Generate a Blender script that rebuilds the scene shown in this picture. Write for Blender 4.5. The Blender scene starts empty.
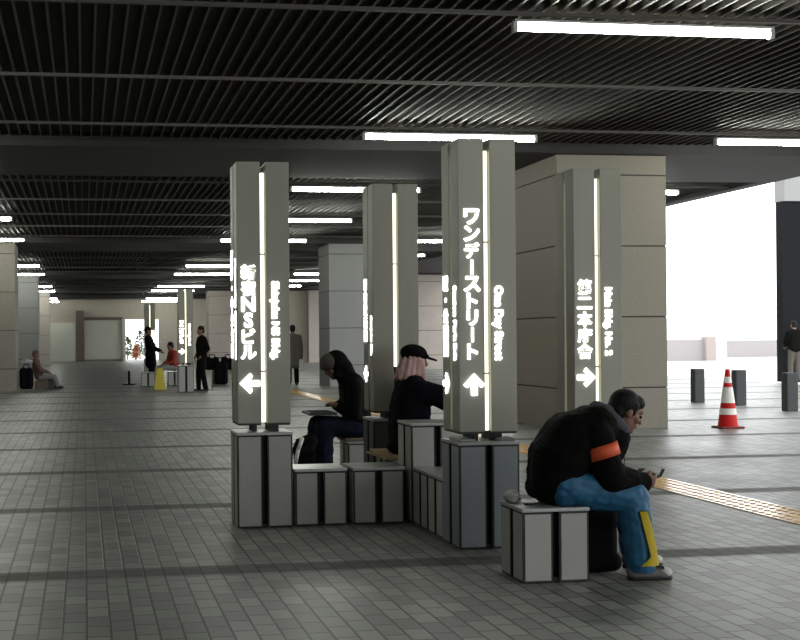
import bpy, bmesh, math, random
from mathutils import Vector, Matrix, noise
random.seed(7)
sc = bpy.context.scene
COL = sc.collection
PI = math.pi
V = Vector

# ------------------------------------------------------------------ materials
def new_mat(name):
    m = bpy.data.materials.new(name); m.use_nodes = True
    nt = m.node_tree; nt.nodes.clear()
    out = nt.nodes.new('ShaderNodeOutputMaterial')
    return m, nt, out

def N(nt, t, **kw):
    n = nt.nodes.new(t)
    for k, v in kw.items():
        if k in n.inputs: n.inputs[k].default_value = v
        else: setattr(n, k, v)
    return n

def surf(name, col, rough=0.6, metal=0.0, var=0.0, scale=20.0, bump=0.0, bscale=60.0, spec=0.5, stretch=None):
    m, nt, out = new_mat(name)
    b = N(nt, 'ShaderNodeBsdfPrincipled')
    b.inputs['Base Color'].default_value = (*col, 1)
    b.inputs['Roughness'].default_value = rough
    b.inputs['Metallic'].default_value = metal
    b.inputs['Specular IOR Level'].default_value = spec
    nt.links.new(b.outputs[0], out.inputs[0])
    tc = N(nt, 'ShaderNodeTexCoord'); vec = tc.outputs['Object']
    if stretch:
        mp = N(nt, 'ShaderNodeMapping'); mp.inputs['Scale'].default_value = stretch
        nt.links.new(vec, mp.inputs[0]); vec = mp.outputs[0]
    if var:
        n = N(nt, 'ShaderNodeTexNoise', Scale=scale, Detail=4.0)
        nt.links.new(vec, n.inputs['Vector'])
        r = N(nt, 'ShaderNodeMix', data_type='RGBA')
        r.inputs[6].default_value = (*[c*(1-var) for c in col], 1)
        r.inputs[7].default_value = (*[min(1, c*(1+var)) for c in col], 1)
        nt.links.new(n.outputs[0], r.inputs[0]); nt.links.new(r.outputs[2], b.inputs['Base Color'])
    if bump:
        n2 = N(nt, 'ShaderNodeTexNoise', Scale=bscale, Detail=3.0)
        nt.links.new(vec, n2.inputs['Vector'])
        bp = N(nt, 'ShaderNodeBump', Strength=bump, Distance=0.01)
        nt.links.new(n2.outputs[0], bp.inputs['Height']); nt.links.new(bp.outputs[0], b.inputs['Normal'])
    return m

def glow(name, col, strength):
    m, nt, out = new_mat(name)
    e = N(nt, 'ShaderNodeEmission', Strength=strength); e.inputs[0].default_value = (*col, 1)
    nt.links.new(e.outputs[0], out.inputs[0])
    return m

def mth(nt, op, a, b=None, c=None):
    n = nt.nodes.new('ShaderNodeMath'); n.operation = op
    for i, x in enumerate((a, b, c)):
        if x is None: continue
        if isinstance(x, (int, float)): n.inputs[i].default_value = x
        else: nt.links.new(x, n.inputs[i])
    return n.outputs[0]

def paver_mat():
    m, nt, out = new_mat('grey_brick_pavers')
    b = N(nt, 'ShaderNodeBsdfPrincipled'); nt.links.new(b.outputs[0], out.inputs[0])
    tc = N(nt, 'ShaderNodeTexCoord')
    sp = N(nt, 'ShaderNodeSeparateXYZ'); nt.links.new(tc.outputs['Object'], sp.inputs[0])
    cb = N(nt, 'ShaderNodeCombineXYZ')
    nt.links.new(sp.outputs['Y'], cb.inputs['X']); nt.links.new(sp.outputs['X'], cb.inputs['Y'])
    br = N(nt, 'ShaderNodeTexBrick', Scale=1.0)
    br.inputs['Color1'].default_value = (.155, .160, .142, 1); br.inputs['Color2'].default_value = (.295, .300, .268, 1)
    br.inputs['Mortar'].default_value = (.028, .028, .026, 1)
    br.inputs['Mortar Size'].default_value = .007; br.inputs['Mortar Smooth'].default_value = .3
    br.inputs['Bias'].default_value = -.1
    br.inputs['Brick Width'].default_value = .22; br.inputs['Row Height'].default_value = .112
    br.offset = .5; br.squash = 1.0
    nt.links.new(cb.outputs[0], br.inputs['Vector'])
    # darker gutter course every 2.97 m across the hall
    t = mth(nt, 'MODULO', mth(nt, 'ADD', sp.outputs['Y'], 29.7-7.67+1.485), 2.97)
    d = mth(nt, 'ABSOLUTE', mth(nt, 'SUBTRACT', t, 1.485))
    band = mth(nt, 'SUBTRACT', 1.0, mth(nt, 'SMOOTH_MIN', mth(nt, 'MULTIPLY', mth(nt, 'MAXIMUM', mth(nt, 'SUBTRACT', d, .11), 0), 14.0), 1.0, .1))
    n1 = N(nt, 'ShaderNodeTexNoise', Scale=.55, Detail=5.0); nt.links.new(tc.outputs['Object'], n1.inputs['Vector'])
    n3 = N(nt, 'ShaderNodeTexNoise', Scale=35.0, Detail=3.0); nt.links.new(tc.outputs['Object'], n3.inputs['Vector'])
    f = mth(nt, 'MULTIPLY', mth(nt, 'ADD', mth(nt, 'MULTIPLY', n1.outputs[0], .55), .72), mth(nt, 'ADD', mth(nt, 'MULTIPLY', n3.outputs[0], .3), .85))
    mx = N(nt, 'ShaderNodeMix', data_type='RGBA', blend_type='MULTIPLY'); mx.inputs[0].default_value = 1
    nt.links.new(br.outputs['Color'], mx.inputs[6])
    gr = N(nt, 'ShaderNodeCombineColor'); [nt.links.new(f, gr.inputs[i]) for i in range(3)]
    nt.links.new(gr.outputs[0], mx.inputs[7])
    mb = N(nt, 'ShaderNodeMix', data_type='RGBA'); nt.links.new(mth(nt, 'MULTIPLY', band, .72), mb.inputs[0])
    nt.links.new(mx.outputs[2], mb.inputs[6]); mb.inputs[7].default_value = (.042, .037, .031, 1)
    nt.links.new(mb.outputs[2], b.inputs['Base Color'])
    ro = mth(nt, 'ADD', mth(nt, 'MULTIPLY', n1.outputs[0], .22), .30)
    nt.links.new(mth(nt, 'ADD', ro, mth(nt, 'MULTIPLY', band, .2)), b.inputs['Roughness'])
    nt.links.new(mth(nt, 'SUBTRACT', .55, mth(nt, 'MULTIPLY', band, .25)), b.inputs['Specular IOR Level'])
    bp = N(nt, 'ShaderNodeBump', Strength=.8, Distance=.005)
    h = mth(nt, 'ADD', mth(nt, 'SUBTRACT', 1.0, br.outputs['Fac']), mth(nt, 'MULTIPLY', n3.outputs[0], .25))
    nt.links.new(h, bp.inputs['Height']); nt.links.new(bp.outputs[0], b.inputs['Normal'])
    return m

M = dict(
    paver=paver_mat(),
    granite=surf('beige_grey_granite', (.27, .247, .205), .75, var=.4, scale=45, bump=.15, bscale=120),
    granite_blue=surf('cool_grey_granite', (.27, .275, .265), .75, var=.2, scale=70, bump=.15, bscale=120),
    joint=surf('column_joint', (.06, .055, .05), .9),
    void=surf('ceiling_void', (.026, .0225, .020), .95),
    fin=surf('ceiling_fin_brown', (.050, .042, .035), .6, var=.2, scale=3),
    beam=surf('ceiling_beam_grey', (.036, .0335, .034), .6, spec=.25, var=.12, scale=2),
    rail=surf('ceiling_rail_grey', (.105, .097, .088), .5),
    pale=surf('pale_partition_board', (.66, .66, .58), .7, var=.06, scale=2),
    wallbeige=surf('beige_wall', (.56, .51, .43), .8, var=.1, scale=4),
    wallpink=surf('pinkish_wall', (.50, .45, .40), .8, var=.1, scale=4),
    brown=surf('brown_trim', (.16, .125, .10), .6),
    sign=surf('olive_grey_sign_metal', (.31, .308, .255), .45, metal=.15, var=.05, scale=3),
    signdark=surf('sign_core_dark', (.03, .03, .028), .6),
    basegrey=surf('light_grey_speckled_panel', (.375, .37, .345), .5, var=.16, scale=110),
    baseblue=surf('blue_grey_speckled_panel', (.215, .235, .25), .5, var=.12, scale=110),
    baseshaded=surf('shaded_brown_grey_panel', (.085, .078, .068), .5, var=.12, scale=110),  # grey panel with the shade on its front put into the colour
    edge=surf('black_panel_edge', (.022, .022, .022), .6),
    slab=surf('bench_top_metal', (.37, .385, .375), .33, metal=.2, var=.1, scale=25),
    plinth=surf('black_plinth', (.012, .012, .012), .8),
    letter=glow('sign_letter_light', (1, 1, 1), 9.0),
    tubewarm=glow('sign_gap_tube_light', (1, .97, .74), 2.6),
    tube=glow('ceiling_tube_light', (.96, 1.0, .90), 62.0),
    fixture=surf('lamp_fixture_white', (.6, .6, .6), .5),
    tactile=None,
    conered=surf('red_plastic', (.55, .014, .012), .5, spec=.2, var=.1, scale=14),
    conewhite=surf('white_reflective_band', (.78, .77, .74), .5, var=.12, scale=14),
    conebase=surf('dark_red_rubber', (.2, .02, .018), .7),
    bollard=surf('dark_grey_stone', (.075, .078, .082), .8, spec=.2, var=.2, scale=60),
    darkcol=surf('dark_slate_cladding', (.012, .0125, .014), .9, spec=.1, var=.15, scale=5),
    outconc=surf('outdoor_concrete', (.6, .585, .57), .85, var=.06, scale=1.5),
    outwall=surf('outdoor_low_wall', (.33, .31, .31), .85), outbrown=surf('outdoor_brown_pier', (.36, .31, .29), .85),
    leaf=surf('green_leaves', (.07, .13, .035), .7, var=.4, scale=8),
    leafred=surf('rust_leaves', (.42, .15, .05), .7, var=.4, scale=8),
    skin=surf('skin', (.22, .115, .075), .55, var=.08, scale=30),
    skinpale=surf('skin_pale', (.45, .28, .2), .55),
    hair=surf('black_hair', (.006, .0055, .0065), .6, spec=.2, bump=.6, bscale=90, stretch=(1, 1, .3)),
    jacket=surf('black_jacket_cloth', (.0042, .0042, .0036), .9, spec=.08, bump=.5, bscale=22, var=.3, scale=9),
    jacketnavy=surf('navy_coat_cloth', (.004, .0045, .007), .9, spec=.08, bump=.5, bscale=22),
    hoodie=surf('charcoal_hooded_cloth', (.0055, .0058, .006), .9, spec=.1, bump=.5, bscale=22),
    collar=surf('grey_collar_cloth', (.045, .046, .055), .85, bump=.4, bscale=40),
    orange=surf('orange_armband_cloth', (.62, .085, .02), .6, bump=.2, bscale=50),
    bluepants=surf('bright_blue_tracksuit', (.011, .105, .215), .6, bump=.55, bscale=16, var=.2, scale=6),
    yellow=surf('yellow_stripe_cloth', (.80, .62, .015), .6),
    greenedge=surf('dark_green_piping', (.03, .10, .05), .7),
    jeans=surf('navy_jeans', (.009, .013, .026), .9, spec=.1, bump=.4, bscale=30),
    shoe=surf('grey_shoe', (.16, .155, .15), .7, var=.2, scale=30),
    shoewhite=surf('white_shoe_trim', (.5, .5, .48), .6),
    black=surf('black_rubber', (.012, .012, .012), .6),
    bag=surf('black_bag_nylon', (.004, .004, .006), .8, spec=.1, bump=.5, bscale=18),
    white=surf('white_plastic', (.42, .42, .41), .5, bump=.5, bscale=25),
    towel=surf('pink_towel', (.58, .37, .36), .95, var=.5, scale=14, bump=.5, bscale=40),
    cap=surf('black_cap_cloth', (.005, .005, .0055), .9, spec=.1),
    beanie=surf('brown_grey_knit', (.085, .075, .062), .95, bump=.5, bscale=80),
    card=surf('tan_cardboard', (.42, .30, .17), .85, var=.1, scale=12),
    cardbrown=surf('brown_seat_pad', (.15, .115, .085), .85),
    board=surf('dark_green_board', (.04, .05, .046), .6),
    greycoat=surf('grey_brown_coat', (.075, .066, .055), .85, bump=.4, bscale=20),
    browncoat=surf('brown_coat', (.13, .075, .055), .85, bump=.4, bscale=20),
    redcoat=surf('red_jacket_cloth', (.33, .04, .025), .8, bump=.4, bscale=20),
    greycloth=surf('grey_cloth', (.2, .2, .2), .9, bump=.5, bscale=25),
    caution=surf('yellow_plastic', (.60, .52, .06), .5),
    eye=surf('dark_eye', (.01, .008, .007), .2),
)

def tactile_mat():
    m, nt, out = new_mat('yellow_tactile_paving')
    b = N(nt, 'ShaderNodeBsdfPrincipled'); nt.links.new(b.outputs[0], out.inputs[0])
    tc = N(nt, 'ShaderNodeTexCoord')
    n = N(nt, 'ShaderNodeTexNoise', Scale=5.0, Detail=4.0); nt.links.new(tc.outputs['Object'], n.inputs['Vector'])
    r = N(nt, 'ShaderNodeMix', data_type='RGBA')
    r.inputs[6].default_value = (.60, .30, .035, 1); r.inputs[7].default_value = (.80, .47, .085, 1)
    nt.links.new(n.outputs[0], r.inputs[0]); nt.links.new(r.outputs[2], b.inputs['Base Color'])
    b.inputs['Roughness'].default_value = .28; b.inputs['Specular IOR Level'].default_value = .8
    b.inputs['Coat Weight'].default_value = .6; b.inputs['Coat Roughness'].default_value = .15
    return m
M['tactile'] = tactile_mat()

# ------------------------------------------------------------------ mesh helpers
class MB:
    def __init__(s, o=(0, 0, 0)):
        s.bm = bmesh.new(); s.o = V(o); s.mi = 0
    def _fin(s, vs):
        for f in {f for v in vs for f in v.link_faces}: f.material_index = s.mi
    def box(s, x0, x1, y0, y1, z0, z1, bev=0.0):
        r = bmesh.ops.create_cube(s.bm, size=1.0); vs = r['verts']
        for v in vs:
            v.co = V(((x0+x1)/2+v.co.x*(x1-x0), (y0+y1)/2+v.co.y*(y1-y0), (z0+z1)/2+v.co.z*(z1-z0))) - s.o
        if bev:
            es = list({e for v in vs for e in v.link_edges})
            r = bmesh.ops.bevel(s.bm, geom=es, offset=bev, segments=2, affect='EDGES', profile=.6)
            for f in r['faces']: f.material_index = s.mi
            vs = r['verts']
        s._fin(vs); return s
    def tube(s, p0, p1, r0, r1=None, seg=16, caps=True):
        r1 = r0 if r1 is None else r1
        p0 = V(p0)-s.o; p1 = V(p1)-s.o; d = p1-p0
        q = d.to_track_quat('Z', 'Y').to_matrix().to_4x4()
        r = bmesh.ops.create_cone(s.bm, cap_ends=caps, segments=seg, radius1=max(r0, 1e-5), radius2=max(r1, 1e-5), depth=d.length,
                                  matrix=Matrix.Translation((p0+p1)/2) @ q)
        s._fin(r['verts']); return s
    def ball(s, c, rad, rot=None, seg=14):
        if isinstance(rad, (int, float)): rad = (rad,)*3
        mt = Matrix.Translation(V(c)-s.o)
        if rot is not None: mt = mt @ rot.to_4x4()
        r = bmesh.ops.create_uvsphere(s.bm, u_segments=seg, v_segments=max(8, seg*2//3), radius=1.0, matrix=mt @ Matrix.Diagonal((*rad, 1)))
        s._fin(r['verts']); return s
    def caps(s, p0, p1, r0, r1=None, seg=12):
        r1 = r0 if r1 is None else r1
        s.tube(p0, p1, r0, r1, seg); s.ball(p0, r0, seg=seg); s.ball(p1, r1, seg=seg); return s
    def quad(s, pts):
        f = s.bm.faces.new([s.bm.verts.new(V(p)-s.o) for p in pts]); f.material_index = s.mi; return s
    def prism(s, pts, d):                       # closed outline extruded by vector d
        a = [s.bm.verts.new(V(p)-s.o) for p in pts]; b = [s.bm.verts.new(V(p)+V(d)-s.o) for p in pts]
        n = len(pts)
        fs = [s.bm.faces.new(a), s.bm.faces.new(b[::-1])]
        for i in range(n): fs.append(s.bm.faces.new((a[i], b[i], b[(i+1) % n], a[(i+1) % n])))
        bmesh.ops.recalc_face_normals(s.bm, faces=fs)
        for f in fs: f.material_index = s.mi
        return s
    def mesh(s, name, mats, smooth=False):
        me = bpy.data.meshes.new(name); s.bm.to_mesh(me); s.bm.free()
        for m in (mats if isinstance(mats, (list, tuple)) else [mats]): me.materials.append(m)
        if smooth:
            for p in me.polygons: p.use_smooth = True
        return me
    def build(s, name, mats, parent=None, smooth=False, at=None):
        me = s.mesh(name, mats, smooth)
        o = bpy.data.objects.new(name, me); COL.objects.link(o)
        if parent: o.parent = parent
        else: o.location = s.o
        return o
    def blob(s, name, mat, parent, vox=.012, it=6, f=.5, wr=0.0, zmin=None):     # union into one continuous smooth surface
        me = s.mesh('tmp', mat); t = bpy.data.objects.new('tmp', me); COL.objects.link(t)
        md = t.modifiers.new('r', 'REMESH'); md.mode = 'VOXEL'; md.voxel_size = vox; md.use_smooth_shade = True
        if it:
            sm = t.modifiers.new('s', 'SMOOTH'); sm.factor = f; sm.iterations = it
        dg = bpy.context.evaluated_depsgraph_get()
        nm = bpy.data.meshes.new_from_object(t.evaluated_get(dg)); nm.name = name
        bpy.data.objects.remove(t); bpy.data.meshes.remove(me)
        nm.materials.clear(); nm.materials.append(mat)
        if wr:                                     # soft folds in the cloth
            nrm = [v.normal.copy() for v in nm.vertices]
            for v, n in zip(nm.vertices, nrm):
                p = v.co; k = noise.noise(V((p.x*13, p.y*13, p.z*22)))+.6*noise.noise(V((p.x*31+5, p.y*31, p.z*40)))
                v.co = p+n*(wr*k)
        if zmin is not None:
            for v in nm.vertices: v.co.z = max(v.co.z, zmin)
        for p in nm.polygons: p.use_smooth = True; p.material_index = 0
        o = bpy.data.objects.new(name, nm); COL.objects.link(o)
        if parent: o.parent = parent
        else: o.location = s.o
        return o

def tag(o, label, cat, group=None):
    o['label'] = label; o['category'] = cat
    if group: o['group'] = group
    return o
def thing(name, label, cat, loc, group=None):
    o = bpy.data.objects.new(name, None); o.empty_display_size = .1; COL.objects.link(o); o.location = loc
    return tag(o, label, cat, group)
def struct(o): o['kind'] = 'structure'; return o
def copy_tree(o, loc=None, parent=None, skip=()):
    c = o.copy(); COL.objects.link(c)
    if parent: c.parent = parent
    if loc is not None: c.location = loc
    for ch in list(o.children):
        if ch.name.split('.')[0] not in skip: copy_tree(ch, parent=c, skip=skip)
    return c

# ------------------------------------------------------------------ setting
ZC = 4.02                                     # underside of rails and beams
XL, XR, YB, YF = -14.0, 11.7, -20.0, 84.0
struct(MB().box(XL-1, 19.0, YB-1, 86, -.2, 0).build('floor', M['paver']))
struct(MB().box(19.0, 120, -60, 220, -.22, -.02).build('ground_outside', M['outconc']))
struct(MB().box(-60, 18.9, 86, 220, -.22, -.02).build('terrace_outside', M['outconc']))
c = MB(); c.box(XL-.3, XR, YB, 86, ZC+.16, ZC+.6)
struct(c.build('ceiling', M['void']))
c = MB(); x = XL+.05
while x < XR-.05:
    c.box(x-.011, x+.011, YB, 86, ZC+.10, ZC+.16); x += .134
struct(c.build('ceiling_fins', M['fin']))
struct(MB().box(XR, XR+.25, YB, 86, ZC-.0, ZC+.9).build('trim_1', M['beam']))
struct(MB().box(XR+.25, 15.5, 38, 86, ZC+.02, ZC+.6).build('ceiling_extension', M['beam']))
beams = [(0.1, 3.1), (17.8, 21.0), (35.5, 38.7), (53.2, 56.4), (70.9, 74.1)]
for i, (a, b) in enumerate(beams):
    struct(MB().box(XL, XR if a < 30 else 15.4, a, b, ZC-.03, ZC+.5).build('ceiling_beam', M['beam']))
k = 0
for i in range(-10, 27):
    y = 10.44+2.965*i
    if any(a-.2 < y < b+.2 for a, b in beams): continue
    k += 1
    struct(MB().box(XL, XR, y-.024, y+.024, ZC+.03, ZC+.06).build('trim_%d' % (k+1), M['rail']))
struct(MB().box(XL-.3, XL, YB, 86, 0, 4.6).build('wall_left_added', M['wallbeige']))  # unseen wall, added to keep sky light from leaking in
struct(MB().box(XL-.3, 1.0, YB-.3, YB, 0, 4.6).build('wall_back_added', M['wallbeige']))  # unseen partial wall, added to cut the daylight from behind the camera
struct(MB().box(-60, 18.9, -60, YB-1, -.22, -.02).build('plaza_outside', M['outconc']))
# end wall with a door-sized opening to the daylight
w = MB(); w.box(XL, 2.5, YF, YF+.3, 0, 4.6); w.box(4.75, 10.5, YF, YF+.3, 0, 4.6); w.box(2.5, 4.75, YF, YF+.3, 2.65, 4.6)
struct(w.build('wall_front', M['wallbeige']))
struct(MB().box(XL, 9, 77.5, 79.5, 3.8, ZC).build('ceiling_bulkhead', M['beam']))
struct(MB().box(-.5, 0.0, 82.6, YF, 0, 3.2).build('wall_pier', M['brown']))
struct(MB().box(-.5, 2.45, 83.7, YF, 2.62, 2.8).build('trim_50', M['brown']))
struct(MB().box(-2.2, -.55, 82.4, 82.6, 0.02, 2.45).build('partition_wall', M['pale']))
struct(MB().box(.03, 2.4, 83.75, 83.95, .1, 2.6).build('partition_wall', M['pale']))
struct(MB().box(2.42, 2.62, 83.5, YF, 0, 2.65).build('trim_51', M['pale']))
struct(MB().box(8.4, 12.3, 71.6, 71.9, 0, ZC).build('wall_side', M['wallbeige']))
struct(MB().box(12.3, 13.2, 70.9, 72.4, 0, ZC).build('wall_side_pier', M['wallpink']))

def column(x0, y0, w, d, h, mat):
    c = MB(); zs = [0]+[.6+1.035*i for i in range(4) if .6+1.035*i < h-.1]+[h]
    c.mi = 1; c.box(x0+.012, x0+w-.012, y0+.012, y0+d-.012, 0, h)
    c.mi = 0
    for a, b in zip(zs[:-1], zs[1:]):
        c.box(x0, x0+w, y0, y0+d, a+(.009 if a else 0), b-.009, .006)
    return struct(c.build('concrete_column', [mat, M['joint']]))
for y in (18.0, 35.7, 53.4, 71.1):
    column(6.78, y, 1.68, 1.95 if y == 18.0 else 1.65, 4.15, M['granite_blue'] if y == 35.7 else (M['wallpink'] if y > 60 else M['granite']))
    column(-3.5, y, 1.68, 1.65, 4.15, M['granite_blue'] if y == 53.4 else (M['wallpink'] if y > 60 else M['granite']))
column(13.6, 53.4, 1.65, 1.65, 4.15, M['wallpink'])
column(13.6, 35.7, 1.65, 1.65, 4.15, M['granite'])
# neighbouring structure across the daylit strip
struct(MB().box(19.95, 21.75, 34.9, 35.25, -.02, 5.2).build('slate_column', M['darkcol']))
struct(MB().box(20.0, 40, 34.85, 35.4, 5.2, 7.6).build('concrete_beam', M['granite_blue']))
struct(MB().box(30.2, 32.3, 64.2, 64.7, -.02, 1.1).build('low_wall_outside', M['outwall']))
struct(MB().box(32.2, 32.75, 63.9, 64.5, -.02, 1.25).build('low_wall_pier', M['outbrown']))
struct(MB().box(38.4, 43.0, 73.0, 73.6, -.02, 1.0).build('low_wall_outside', M['outwall']))
# tactile guide strip: domes and bars in 30-40 cm tiles
t = MB(); t.box(5.04, 5.46, 3.0, 70, 0.0, .004)
y = 3.0
while y < 40:
    t.box(5.04, 5.46, y+.006, y+.294, .004, .007)
    if y < 27:
        for i in range(3):
            for q in range(4): t.tube((5.10+.1*q, y+.05+.1*i, .006), (5.10+.1*q, y+.05+.1*i, .013), .030, .018, 9)
    y += .3
struct(t.build('tactile_strip', M['tactile']))

# ------------------------------------------------------------------ ceiling lamps
def make_lamp(x0, y, z=ZC):
    r = thing('ceiling_tube_lamp', 'x', 'lamp', (x0+1.16, y, z-.02))
    MB((x0+1.16, y, z-.02)).box(x0, x0+2.32, y-.04, y+.04, z-.03, z-.02+.01).build('lamp_fixture', M['fixture'], r)
    m = MB((x0+1.16, y, z-.02))
    m.tube((x0+.03, y, z-.07), (x0+2.29, y, z-.07), .032, seg=12)
    m.build('fluorescent_tube', M['tube'], r, smooth=True)
    for xx in (x0+.01, x0+2.31):
        MB((x0+1.16, y, z-.02)).box(xx-.02, xx+.02, y-.03, y+.03, z-.11, z-.03).build('lamp_socket', M['fixture'], r)
    return r
ORD = ['nearest', 'second nearest', 'third nearest', 'fourth nearest', 'fifth nearest', 'sixth nearest', 'seventh nearest', 'eighth nearest', 'ninth nearest', 'tenth nearest', 'farthest']
proto = None
def lamp(x0, y, label, group, z=ZC):
    global proto
    if proto is None: proto = o = make_lamp(x0, y, z)
    else: o = copy_tree(proto, (x0+1.16, y, z-.02))
    tag(o, label, 'lamp', group)
ypos = lambda n: 10.44+2.965*n
for i, n in enumerate((0, 2, 4, 6, 8, 12, 14, 18, 20, 22, 24)):  # the ninth lamp is added to brighten the far end
    lamp(3.57, ypos(n), '%s glowing white tube lamp of the ceiling row above the lit sign pillars' % ORD[i], 'ceiling lamps above the sign pillars', ZC if n < 21 else 3.8)
for i, n in enumerate((6, 8, 12, 14, 18, 20, 22, 24)):
    lamp(-3.81, ypos(n), '%s visible white tube lamp of the ceiling row along the left concrete columns' % ORD[i], 'ceiling lamps along the left columns', ZC if n < 21 else 3.8)
for i, n in enumerate((2, 4, 6, 8, 10, 14, 16, 18)):
    lamp(8.4, ypos(n), '%s visible white tube lamp of the ceiling row beyond the large concrete column' % ORD[i], 'ceiling lamps beyond the concrete column')
for x0, n in ((-3.81, 0), (-3.81, 2), (-3.81, 4), (8.4, 0), (3.57, -2), (-3.81, -2), (3.57, -4)):  # unseen lamps, added as light sources for the near part of the hall
    lamp(x0, ypos(n), 'unseen white ceiling tube lamp added outside the frame to light the hall', 'ceiling lamps outside the frame')

# ------------------------------------------------------------------ sign pillars and benches
W = .385; G = .042; H2 = W/2
def text_mesh(body, size, rot90=False, bold=.02, spacing=1.0):
    cu = bpy.data.curves.new('t', 'FONT'); cu.body = body; cu.size = size; cu.offset = bold*size; cu.extrude = .002
    cu.align_x = 'CENTER'; cu.align_y = 'CENTER'; cu.space_character = spacing; cu.resolution_u = 3
    o = bpy.data.objects.new('t', cu); COL.objects.link(o)
    dg = bpy.context.evaluated_depsgraph_get(); dg.update()
    me = bpy.data.meshes.new_from_object(o.evaluated_get(dg))
    bpy.data.objects.remove(o); bpy.data.curves.remove(cu)
    xs = [v.co.x for v in me.vertices]; ys = [v.co.y for v in me.vertices]
    cx, cy = (max(xs)+min(xs))/2, (max(ys)+min(ys))/2
    for v in me.vertices: v.co.x -= cx; v.co.y -= cy
    return me, max(xs)-min(xs), max(ys)-min(ys)

def face_matrix(face, off):
    # lettering plane: local x = right along the face, local y = up, local z = out of the face
    if face == 'front': return Matrix(((1, 0, 0, off), (0, 0, -1, -H2-.003), (0, 1, 0, 0), (0, 0, 0, 1)))
    if face == 'left': return Matrix(((0, 0, -1, -H2-.003), (-1, 0, 0, -off), (0, 1, 0, 0), (0, 0, 0, 1)))

def column_text(parent, body, face, off, ztop, pitch, wide, name='lettering'):
    bm = bmesh.new()
    for i, ch in enumerate(body):
        if ch == 'ー':
            me, a, b = text_mesh('|', pitch, bold=.03)
        else:
            me, a, b = text_mesh(ch, pitch, bold=.03)
        s = min(wide/max(a, 1e-4), pitch*.93/max(b, 1e-4)) if ch not in '・ー二|' else 1.0
        sx = sy = s
        if ch == '二': sx = wide/a; sy = pitch*.72/b
        if ch == 'ー': sx = .9; sy = pitch*.86/b
        zc = ztop-pitch*(i+.5)
        me.transform(face_matrix(face, off) @ Matrix.Translation((0, zc, 0)) @ Matrix.Diagonal((sx, sy, 1, 1)))
        bm.from_mesh(me); bpy.data.meshes.remove(me)
    me = bpy.data.meshes.new(name); bm.to_mesh(me); bm.free(); me.materials.clear(); me.materials.append(M['letter'])
    o = bpy.data.objects.new(name, me); COL.objects.link(o); o.parent = parent
    return o
def turned_text(parent, body, face, off, ztop, zbot, wide, name='lettering'):
    me, a, b = text_mesh(body, .1, bold=.04)
    me.transform(face_matrix(face, off) @ Matrix.Translation((0, (ztop+zbot)/2, 0)) @ Matrix.Rotation(-PI/2, 4, 'Z') @ Matrix.Diagonal(((ztop-zbot)/a, wide/b, 1, 1)))
    me.materials.clear(); me.materials.append(M['letter'])
    o = bpy.data.objects.new(name, me); COL.objects.link(o); o.parent = parent
    return o
def arrow(parent, face, off, zc, size, ang):
    pts = [(0, .5), (.5, -.02), (.34, -.14), (.14, .03), (.14, -.5), (-.14, -.5), (-.14, .03), (-.34, -.14), (-.5, -.02)]
    mt = face_matrix(face, off) @ Matrix.Translation((0, zc, 0)) @ Matrix.Rotation(ang, 4, 'Z')
    m = MB(); m.prism([mt @ V((x*size, y*size, 0)) for x, y in pts], mt.to_3x3() @ V((0, 0, .004)))
    return m.build('arrow', M['letter'], parent)

Z0, Z1, ZB = .755, 2.645, .69
def quadrants(a=H2, g=G/2): return [(sx, sy, min(sx*g, sx*a), max(sx*g, sx*a), min(sy*g, sy*a), max(sy*g, sy*a)) for sy in (-1, 1) for sx in (-1, 1)]
def base_blocks(root, mat, z1, slabmat, wd=H2+.008):
    for sx, sy, x0, x1, y0, y1 in quadrants(wd, .019):
        m = MB(); m.mi = 1; m.box(x0, x1, y0, y1, .006, z1-.02)
        m.mi = 0; e = .011
        m.box(x0+e, x1-e, y0-.003 if sy < 0 else y0+e, y1+.003 if sy > 0 else y1-e, .015, z1-.033, .002)
        m.box(x0-.003 if sx < 0 else x0+e, x1+.003 if sx > 0 else x1-e, y0+e, y1-e, .015, z1-.033, .002)
        m.build('base_block', [mat, M['edge']], root)
    m = MB(); m.box(-wd+.012, wd-.012, -wd+.012, wd-.012, 0, .03); m.box(-.03, .03, -wd+.05, wd-.05, .05, z1-.02); m.box(-wd+.05, wd-.05, -.03, .03, .05, z1-.02)
    m.build('plinth', M['plinth'], root)
    m = MB(); m.box(-wd-.006, wd+.006, -wd-.006, wd+.006, z1-.02, z1, .003)
    m.build('top_slab', slabmat, root)
def make_pillar(name, label, x, y, mat, group, ztube=Z0):
    root = thing(name, label, 'sign pillar', (x, y, 0), group)
    base_blocks(root, mat, ZB, M['slab'])
    panels = {}
    for sx, sy, x0, x1, y0, y1 in quadrants():
        m = MB(); m.box(x0, x1, y0, y1, Z0, Z1, .004)
        m.mi = 1                                 # thin dark seam where face sheet meets frame
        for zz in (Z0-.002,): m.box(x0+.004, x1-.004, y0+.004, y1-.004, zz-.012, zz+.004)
        panels[(sx, sy)] = m.build('sign_panel', [M['sign'], M['signdark']], root)
        m = MB(); m.box(sx*.04-.035 if sx < 0 else .045, -.045 if sx < 0 else sx*.04+.035+.04, -.11 if sy < 0 else .045, -.045 if sy < 0 else .11, ZB, Z0)
        m.build('support_post', M['signdark'], root)
    m = MB(); m.box(-.075, .075, -G/2, G/2, Z0+.02, Z1-.06); m.box(-G/2, G/2, -.075, .075, Z0+.02, Z1-.06)
    m.build('light_core', M['signdark'], root)
    zs = [Z1-.07, 1.98, 1.13, ztube]
    for dx, dy in ((0, -1), (1, 0), (0, 1), (-1, 0)):
        for a, b in zip(zs[:-1], zs[1:]):
            MB().tube((dx*.147, dy*.147, b+.006), (dx*.147, dy*.147, a-.006), .0145, seg=10).build('light_tube', M['tubewarm'], root, smooth=True)
    return root, panels
GP = 'lit sign pillars around the bench cross'
XC, YC, DX = 2.573, 9.51, 1.305
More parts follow.
